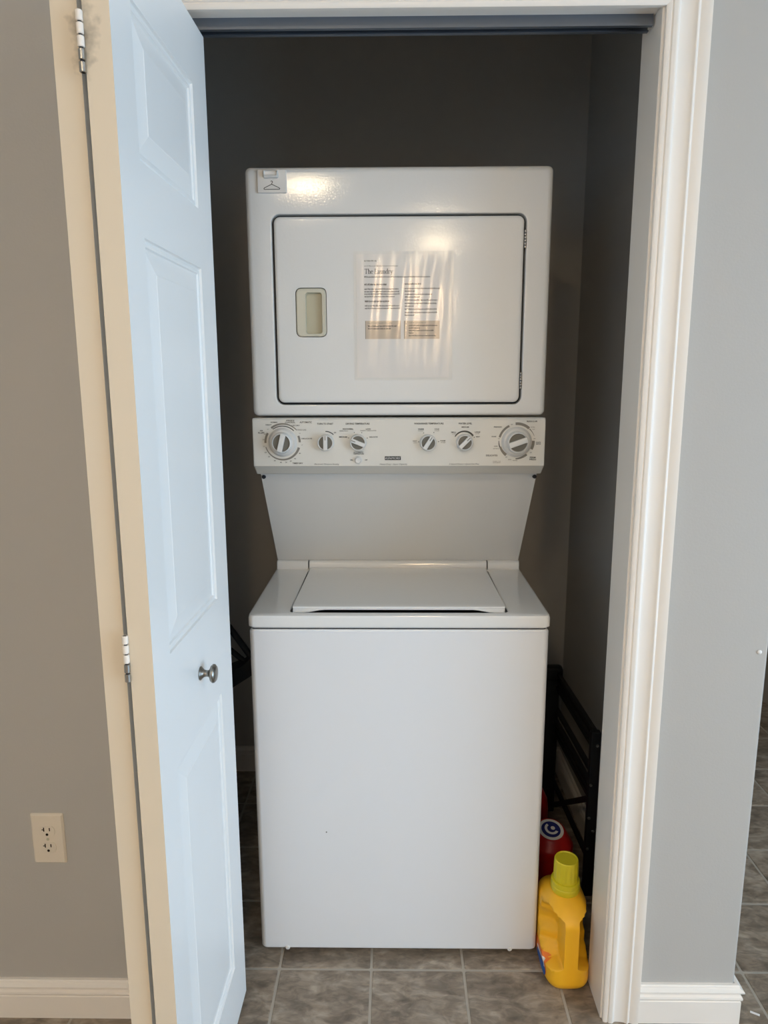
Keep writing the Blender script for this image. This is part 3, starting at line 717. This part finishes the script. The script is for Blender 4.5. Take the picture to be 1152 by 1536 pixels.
rnd = random.Random(3)
def words(x0, x1, y, h=1.5, m=None):
    """a line of print too small to read: word-long strokes"""
    bm = NB(); x = x0
    while x < x1 - 1.0:
        w = min(rnd.uniform(1.2, 5.2), x1 - x); 
        n = max(1, int(w / .62))
        for k in range(n):
            a = x + w * k / n; b = a + w / n * .72; up = rnd.choice((0, 0, 0, .7)); dn = rnd.choice((0, 0, 0, 0, .5))
            bm.faces.new([bm.verts.new(p) for p in ((PXx(a), IY, PZz(y + h / 2 + dn)), (PXx(b), IY, PZz(y + h / 2 + dn)), (PXx(b), IY, PZz(y - h / 2 - up)), (PXx(a), IY, PZz(y - h / 2 - up)))])
        x += w + .7
    return S('text_line', bm, m or INK, 0, paper)
words(546, 564.5, 390.3, 1.4, INKG); words(546, 597, 397.8, .8, INKG); words(546, 646, 414.0, 1.4)
words(546, 580, 425.2, 2.2, INKB)
for y, x1 in ((432, 598), (435.8, 599), (439.4, 599.5), (443.2, 592)): words(546, x1, y)
words(546.5, 585.5, 450.3, 2.2, INKB)
for y, x1 in ((457, 600), (460.8, 600)): words(546.5, x1, y)
words(607.5, 632, 424.6, 2.2, INKB)
for y, x1 in ((431.3, 661), (435.3, 623), (440, 649.5), (444, 632.5), (448.6, 657), (453.6, 656), (457.6, 621), (462.2, 656.5), (467.2, 657), (471.2, 622)): words(607.5, x1, y)
words(550.5, 589, 483, .8, INKG); words(551, 595, 487.6, 1.6, INKB); words(551, 588, 491.4, 1.6, INKB)
words(614, 640, 482.6, .8, INKG); words(613.8, 657.5, 486.8, 1.6, INKB); words(613.8, 631, 490.6, 1.6, INKB); words(613.8, 653.5, 494.4); words(613.8, 621, 498.2); words(613.8, 656, 502.2)
# serif heading, drawn stroke by stroke (cap height 1, x height .66)
def glyph(ch):
    T, t, X = .145, .06, .66
    bow = lambda cx, cz, rx, rz, a0, a1, w0=T, w1=t, n=12: [('A', cx, cz, rx, rz, a0, a1, w0, w1, n)]
    V = lambda x, z0, z1: [('R', x - T / 2, x + T / 2, z0, z1)]
    F = lambda x, z, w=.17: [('R', x - w, x + w, z, z + t)]
    if ch == 'T': return V(.36, 0, 1) + F(.36, 0) + [('R', 0, .72, 1 - t, 1), ('R', 0, t, .76, 1), ('R', .72 - t, .72, .76, 1)], .76
    if ch == 'h': return V(.13, 0, 1.03) + F(.13, 0, .13) + V(.47, 0, .45) + F(.47, 0, .13) + bow(.30, .42, .17, .22, 175, 0) + [('R', 0, .13, .97, 1.03)], .62
    if ch == 'e': return bow(.27, .33, .22, .31, 20, 320) + [('R', .08, .50, .35, .41)], .56
    if ch == 'L': return V(.17, 0, 1) + F(.17, 1 - t) + [('R', 0, .62, 0, t), ('R', .56, .62, 0, .27)], .68
    if ch == 'a': return V(.38, 0, .45) + bow(.24, .46, .15, .17, 160, 10, t, T) + bow(.22, .17, .16, .17, 70, 330) + [('R', .38, .50, 0, t)], .53
    if ch == 'u': return V(.13, .2, X) + V(.47, 0, X) + bow(.30, .22, .17, .2, 180, 360) + [('R', 0, .13, X - t, X), ('R', .34, .47, X - t, X), ('R', .47, .60, 0, t)], .63
    if ch == 'n': return V(.13, 0, X) + F(.13, 0, .13) + V(.47, 0, .45) + F(.47, 0, .13) + bow(.30, .42, .17, .22, 175, 0) + [('R', 0, .13, X - t, X)], .64
    if ch == 'd': return V(.43, 0, 1.03) + bow(.26, .33, .20, .31, 40, 320) + [('R', .30, .43, .97, 1.03), ('R', .43, .56, 0, t)], .60
    if ch == 'r': return V(.13, 0, X) + F(.13, 0, .13) + bow(.28, .44, .15, .2, 170, 50, t, T) + [('R', 0, .13, X - t, X)], .45
    if ch == 'y': return [('Q', .10, X, .32, 0, T), ('Q', .52, X, .20, -.26, t), ('R', 0, .22, X - t, X), ('R', .40, .62, X - t, X), ('R', .08, .22, -.30, -.20)], .60
    return [], .28
bm = NB(); pen = 0; quads = []
for ch in 'The Laundry':
    g_, adv = glyph(ch)
    for s in g_:
        if s[0] == 'R': quads.append([(pen + s[1], s[3]), (pen + s[2], s[3]), (pen + s[2], s[4]), (pen + s[1], s[4])])
        elif s[0] == 'Q': quads.append([(pen + s[1] - s[5] / 2, s[2]), (pen + s[1] + s[5] / 2, s[2]), (pen + s[3] + s[5] / 2, s[4]), (pen + s[3] - s[5] / 2, s[4])])
        else:
            _, cx, cz, rx, rz, a0, a1, w0, w1, n = s; pr = None
            for k in range(n + 1):
                a = math.radians(a0 + (a1 - a0) * k / n); w = .06 + (.135 - .06) * abs(math.cos(a))
                o_ = [(pen + cx + (rx + e * w / 2) * math.cos(a), cz + (rz + e * w / 2) * math.sin(a)) for e in (-1, 1)]
                if pr: quads.append([pr[0], pr[1], o_[1], o_[0]])
                pr = o_
    pen += adv
sx_ = (PXx(589.4) - PXx(546.4)) / pen; hz_ = .0108
for q in quads: bm.faces.new([bm.verts.new((PXx(546.4) + x * sx_, IY, PZz(409.2) + z * hz_)) for x, z in q])
S('heading', bm, INKB, 0, paper)

# ------------------------------------------------------------------ electrical outlet
ot = empty('electrical_outlet', (-.7555, WF, .4525)); tag(ot, 'ivory duplex electrical outlet on the grey wall above the baseboard', 'outlet')
bm = NB(); loft(bm, [rr(-.0358, .0358, -.0600, .0600, .003, 0, 2), rr(-.0358, .0358, -.0600, .0600, .003, -.0020, 2), rr(-.0322, .0322, -.0562, .0562, .002, -.0058, 2)])
obj('cover_plate', bm, IVORY, ot, 30)
for zc in (.0195, -.0195):
    bm = NB(); L1 = []
    for yy, ins in ((-.0050, 0), (-.0072, 0), (-.0078, .0008)):
        lp = []
        for k in range(36):
            a = 2 * PI * k / 36; lp.append(((.0172 - ins) * math.cos(a), yy, zc + max(-.0130 + ins, min(.0130 - ins, (.0172 - ins) * math.sin(a)))))
        L1.append(lp)
    loft(bm, L1); rc = obj('receptacle', bm, IVORY, ot, 40)
    for a in ((-.0074, -.0050, zc + .0005, zc + .0100), (.0052, .0074, zc + .0015, zc + .0092)): obj('slot', bx(a[0], a[1], -.0081, -.0075, a[2], a[3]), SLOT, rc, 0)
    obj('slot', bx(-.0108, -.0070, -.0081, -.0075, zc + .0036, zc + .0056), SLOT, rc, 0)
    bm = NB(); lathe(bm, [(.0030, .0074), (.0030, .0081)], (0, 0, zc - .0068), 'y', 14); obj('slot', bm, SLOT, rc, 0)
bm = NB(); lathe(bm, [(.0032, .0050), (.0032, .0066), (.0005, .0072)], (0, 0, 0), 'y', 16); obj('screw', bm, BISQUED, ot, 40)

# ------------------------------------------------------------------ yellow detergent jug
def sgn(v): return 1 if v >= 0 else -1
BH = .2180
def jug_point(t, z, off=0.0):
    """surface of the jug at angle t and height z: superellipse, narrow side to the room, finger hollows either side of the handle"""
    h = z / BH
    a = .0550; b = .0885
    # foot and shoulder
    foot = max(0, 1 - z / .022); a -= .0090 * foot ** 2; b -= .0120 * foot ** 2
    s = max(0, (h - .78) / .22); s = s ** 1.8
    a *= 1 - .40 * s; b *= 1 - .62 * s
    ex = 2.0 / (3.6 - 1.4 * s)
    x = a * sgn(math.cos(t)) * abs(math.cos(t)) ** ex; y = b * sgn(math.sin(t)) * abs(math.sin(t)) ** ex
    if h > .78:   y *= 1 - .0 * h
    # finger hollows: on each broad side, open towards the handle at the front
    u = max(0, (y + .040)) / .046; v = (z - .124) / .0720 - .25 * u * (1 if z < .124 else -.3)
    d = math.sqrt(u * u + v * v)
    k = max(0, min(1, (1.08 - d) / .26)); k = k * k * (3 - 2 * k)
    if k > 0: x = sgn(x) * min(abs(x), a + (.0165 - a) * k)
    n = Vector((math.cos(t), math.sin(t), 0)); 
    return Vector((x, y, z)) + n * off
jug = empty('detergent_jug', (.4185, 1.5450, 0)); jug.rotation_euler = (0, 0, math.radians(.5)); tag(jug, 'yellow plastic detergent jug with a lime cap standing beside the washer', 'bottle')
bm = NB(); NT = 120; zs = [0.0, .0012, .004, .009, .016] + [.022 + (BH - .022) * k / 60 for k in range(61)]
loops = []
for z in zs:
    sc = .90 if z == 0 else 1
    loops.append([tuple(Vector((jug_point(2 * PI * k / NT, z).x * sc, jug_point(2 * PI * k / NT, z).y * sc, z))) for k in range(NT)])
loft(bm, loops)
obj('jug_body', bm, YELLOW, jug, 60)
cy_ = -.0060
bm = NB(); lathe(bm, [(.0310, BH - .010), (.0335, BH), (.0345, BH + .004), (.0350, BH + .012), (.0335, BH + .0145), (.0345, BH + .017), (.0340, BH + .026), (.0310, BH + .028)], (0, cy_, 0), n=40); 
obj('cap_collar', bm, CAPY, jug, 40)
bm = NB(); loops = []
for r, z in ((.0296, BH + .024), (.0292, BH + 0.0640), (.0286, BH + 0.0780), (.0268, BH + 0.0815), (.0250, BH + 0.0812), (.0240, BH + 0.0795)):
    L1 = []
    for k in range(96):
        a = 2 * PI * k / 96; rr2 = r - (.0009 if (k // 3) % 2 and BH + .03 < z + .02 and r > .0288 else 0); L1.append((rr2 * math.cos(a), cy_ + rr2 * math.sin(a), z))
    loops.append(L1)
loft(bm, loops); obj('cap', bm, CAPY, jug, 30)
def decal(name, t0, t1, f0, f1, m, off, shape=None, n=64):
    """print wrapped on the jug's left broad side; shape(u, v) in -1..1 says where ink lies"""
    bm = NB(); g_ = {}
    for i in range(n + 1):
        for j in range(n + 1):
            u, v = -1 + 2 * i / n, -1 + 2 * j / n
            p = jug_point(t0 + (t1 - t0) * i / n, f0 + (f1 - f0) * j / n, 0); q = jug_point(t0 + (t1 - t0) * i / n, f0 + (f1 - f0) * j / n, off)
            g_[i, j] = (q, u, v)
    for i in range(n):
        for j in range(n):
            uc, vc = -1 + 2 * (i + .5) / n, -1 + 2 * (j + .5) / n
            if shape is None or shape(uc, vc):
                bm.faces.new([bm.verts.new(g_[a][0]) for a in ((i, j), (i + 1, j), (i + 1, j + 1), (i, j + 1))])
    return obj(name, bm, m, jug, 60)
oval = lambda u, v: u * u + v * v < 1
lab = decal('label_backing', PI * .84, PI * 1.165, .006, .060, LORANGE, .0006, oval)
decal('label_badge', PI * .98, PI * 1.155, .012, .044, LBLUE, .0012, oval)
decal('label_swirl', PI * .98, PI * 1.13, .024, .052, LWHITE, .0016, lambda u, v: .55 < u * u + v * v < 1 and v > .1)

# ------------------------------------------------------------------ other bottles in the gap
tub = empty('detergent_tub', (.4380, 1.7900, 0)); tag(tub, 'dark red plastic detergent tub with a round blue and white emblem on its lid', 'tub')
bm = NB(); lathe(bm, [(.054, 0), (.058, .004), (.062, .03), (.064, .10), (.062, .135), (.0585, .142)], (0, 0, 0), n=48); obj('tub_body', bm, RED, tub, 40)
bm = NB(); NTb = 48; loops = []
tilt = math.radians(14)
for r, z in ((.0605, .1405), (.0630, .1440), (.0630, .1640), (.0600, .1720), (.0520, .1850), (.0440, .1980), (.0400, .2040), (.0375, .2060), (.0350, .2055)):
    k = max(0, (z - .172) / .034); L1 = []
    for q in range(NTb):
        a = 2 * PI * q / NTb; x, y = r * math.cos(a), r * math.sin(a); L1.append((x, y - .006 * k, z + y * math.tan(tilt) * min(1, k)))
    loops.append(L1)
loft(bm, loops); lid = obj('tub_lid', bm, RED, tub, 40)
def disc(r0, r1, dz, m, name, a0=0, a1=360, ox=0, oy=0):
    bm = NB(); pr = None; n = 40
    for k in range(n + 1):
        a = math.radians(a0 + (a1 - a0) * k / n)
        P = [(ox + r * math.cos(a), -.006 + oy + r * math.sin(a), .2060 + dz + (oy + r * math.sin(a)) * math.tan(tilt)) for r in (r0, r1)]
        q = [bm.verts.new(p) for p in P]
        if pr: bm.faces.new((pr[0], pr[1], q[1], q[0]))
        pr = q
    return obj(name, bm, m, lid, 0)
disc(0.0001, .0345, .0006, LWHITE, 'emblem_disc'); disc(.0001, .0262, .0010, LNAVY, 'emblem_centre'); disc(.0120, .0190, .0014, LWHITE, 'emblem_swirl', 120, 330, .002, .002); disc(.0001, .0060, .0014, LWHITE, 'emblem_dot', ox=.006, oy=.004)
rb = empty('detergent_bottle', (.4350, 2.020, 0)); tag(rb, 'dark red plastic detergent bottle behind the red tub', 'bottle')
bm = NB(); lathe(bm, [(.042, 0), (.047, .006), (.048, .12), (.044, .155), (.030, .185), (.019, .200), (.018, .212)], (0, 0, 0), n=36); obj('bottle_body', bm, REDD, rb, 40)
bm = NB(); lathe(bm, [(.022, .206), (.0225, .210), (.0215, .245), (.020, .247)], (0, 0, 0), n=28); obj('bottle_cap', bm, REDD, rb, 40)
gbx = empty('cleaner_bottle', (.5710, 1.7200, 0)); tag(gbx, 'green plastic cleaner bottle half hidden behind the right jamb', 'bottle')
bm = NB(); lathe(bm, [(.024, 0), (.027, .004), (.028, .11), (.024, .135), (.013, .152), (.012, .160)], (0, 0, 0), n=32); obj('bottle_body', bm, GREEN, gbx, 40)
bm = NB(); lathe(bm, [(.015, .156), (.0155, .159), (.0145, .184), (.013, .186)], (0, 0, 0), n=24); obj('bottle_cap', bm, BLACKP, gbx, 40)

# ------------------------------------------------------------------ black folded rack on the right
rk = empty('folding_rack', (.545, 1.99, 0)); tag(rk, 'black metal folding rack with riveted rails standing between washer and right wall', 'rack')
def K(name, bm, m, smooth=30, parent=None):
    o = obj(name, bm, m, None, smooth); o.data.transform(Matrix.Translation((-.545, -1.99, 0))); o.parent = parent or rk; return o
YF, YBk, RZ = 1.790, 2.190, .500
up_f = K('upright', bx(.535, .562, YF - .011, YF + .011, 0, RZ, bev=.004), BLACKM)
K('upright', bx(.492, .542, YBk - .014, YBk + .014, 0, RZ + .012, bev=.006), BLACKM)
bm = NB(); box(bm, .486, .552, YBk - .020, YBk + .020, RZ - .030, RZ + .020, .012, 2); K('corner_cap', bm, BLACKP)
for zt in (.494, .471, .448, .372, .330, .311, .292, .110):
    bm = NB(); bar(bm, (.5360, YBk, zt), (.5490, YF, zt), .012, .0120); K('rail', bm, BLACKM, 20)
bm = NB(); bar(bm, (.5480, YF, .300), (.5300, YBk - .02, .030), .016, .006, (1, 0, 0)); K('brace', bm, BLACKM, 20)
for z in (.462, .345, .245, .205, .150):
    bm = NB(); lathe(bm, [(.0044, .010), (.0044, .0122), (.0032, .0140), (.0004, .0146)], (.5400 + (.012 if z in (.462, .205) else 0), YF, z), 'y', 12); K('rivet', bm, STEEL, 40, up_f)

# ------------------------------------------------------------------ black folding stand on the left
st = empty('folding_stand', (-.385, 2.0, 0)); tag(st, 'black folding stand leaning in the gap between the washer and left closet wall', 'stand')
def Q(name, bm, m, smooth=30):
    o = obj(name, bm, m, None, smooth); o.data.transform(Matrix.Translation((.385, -2.0, 0))); o.parent = st; return o
bm = NB(); tube(bm, (-.395, 2.0, .5790), (-.630, 2.0, .934), .0095, 14); Q('arm', bm, BLACKM, 50)
bm = NB(); tube(bm, (-.410, 2.03, .560), (-.635, 2.03, .760), .0085, 14); Q('arm', bm, BLACKM, 50)
bm = NB(); loft(bm, [[(-.505, y, .520), (-.360, y, .615), (-.362, y, .660), (-.425, y, .626), (-.455, y, .600), (-.520, y, .575)] for y in (1.975, 2.05)]); Q('hinge_block', bm, BLACKP, 20)
for y in (1.985, 2.04):
    bm = NB(); tube(bm, (-.375, y, .62), (-.375 - .01, y + (.10 if y > 2 else -.10), 0.006), .0090, 12); Q('leg', bm, BLACKM, 50)
    bm = NB(); lathe(bm, [(.012, 0), (.013, .003), (.012, .022), (.009, .024)], (-.385, y + (.10 if y > 2 else -.10), 0), n=14); Q('foot', bm, BLACKP, 40)

# ------------------------------------------------------------------ small things
bm = NB(); lathe(bm, [(.0045, 0), (.0050, .0012), (.0030, .0030), (.0008, .0034)], (.7515, WF, .886), 'y', 12)
o = obj('wall_anchor', bm, WHITEPL); tag(o, 'tiny white anchor plug in the narrow grey wall near its corner', 'plug')
bm = NB(); box(bm, -.010, .010, -.003, .003, 0, .0016, .0006, 1); o = obj('paper_scrap', bm, PAPER); o.location = (.832, 1.405, 0.0); o.rotation_euler = (0, 0, -.5); tag(o, 'small white scrap lying on the floor tile by the wall end', 'scrap')

# ------------------------------------------------------------------ ceiling lamps behind the camera, plus an added fill pendant
for i, (x, y, p) in enumerate(LAMPS):
    t = empty('ceiling_light', (x, y, CEILZ)); tag(t, ['round flush ceiling lamp nearest to the closet', 'round flush ceiling lamp in the middle of the room', 'round flush ceiling lamp by the patio door'][i], 'lamp', 'flush ceiling lamps')
    bm = NB(); lathe(bm, [(.150, 0), (.150, -.018), (.140, -.024), (.132, -.020)], (0, 0, 0), n=40); obj('lamp_base', bm, TRIM, t, 40)
    bm = NB(); lathe(bm, [(.134, -.018), (.130, -.034), (.110, -.050), (.075, -.061), (.035, -.066), (.001, -.067)], (0, 0, 0), n=40, cap=True); obj('lamp_dome', bm, LAMPM, t, 60)
    area('lamp_light', (x, y, CEILZ - .075), (x, y, 0), .24, .24, p, LAMP_COLOR, 'DISK')

pn = empty('fill_pendant', (FILL_PENDANT[0], FILL_PENDANT[1], CEILZ)); tag(pn, 'unseen white globe pendant added behind the camera as warm fill light', 'lamp')  # made-up pendant out of view, gives warm frontal fill
dz = FILL_PENDANT[2] - CEILZ
bm = NB(); lathe(bm, [(.055, 0), (.055, -.012), (.030, -.024), (.004, -.026)], (0, 0, 0), n=32); obj('canopy', bm, STEEL, pn, 40)
bm = NB(); tube(bm, (0, 0, -.020), (0, 0, dz + .125), .004, 10); obj('cord', bm, SEAL, pn, 40)
bm = NB(); lathe(bm, [(.030, dz + .105), (.034, dz + .110), (.030, dz + .130), (.010, dz + .140)], (0, 0, 0), n=28); obj('socket_cap', bm, STEEL, pn, 40)
FILL_GLOBE = mat('fill_globe_glow', lin(255, 240, 215), .4, emit=((1.0, .69, .40, 1), 66.0))  # glow of the added fill globe
bm = NB(); bmesh.ops.create_uvsphere(bm, u_segments=32, v_segments=16, radius=.115); bmesh.ops.translate(bm, vec=(0, 0, dz), verts=bm.verts); obj('globe', bm, FILL_GLOBE, pn, 180)
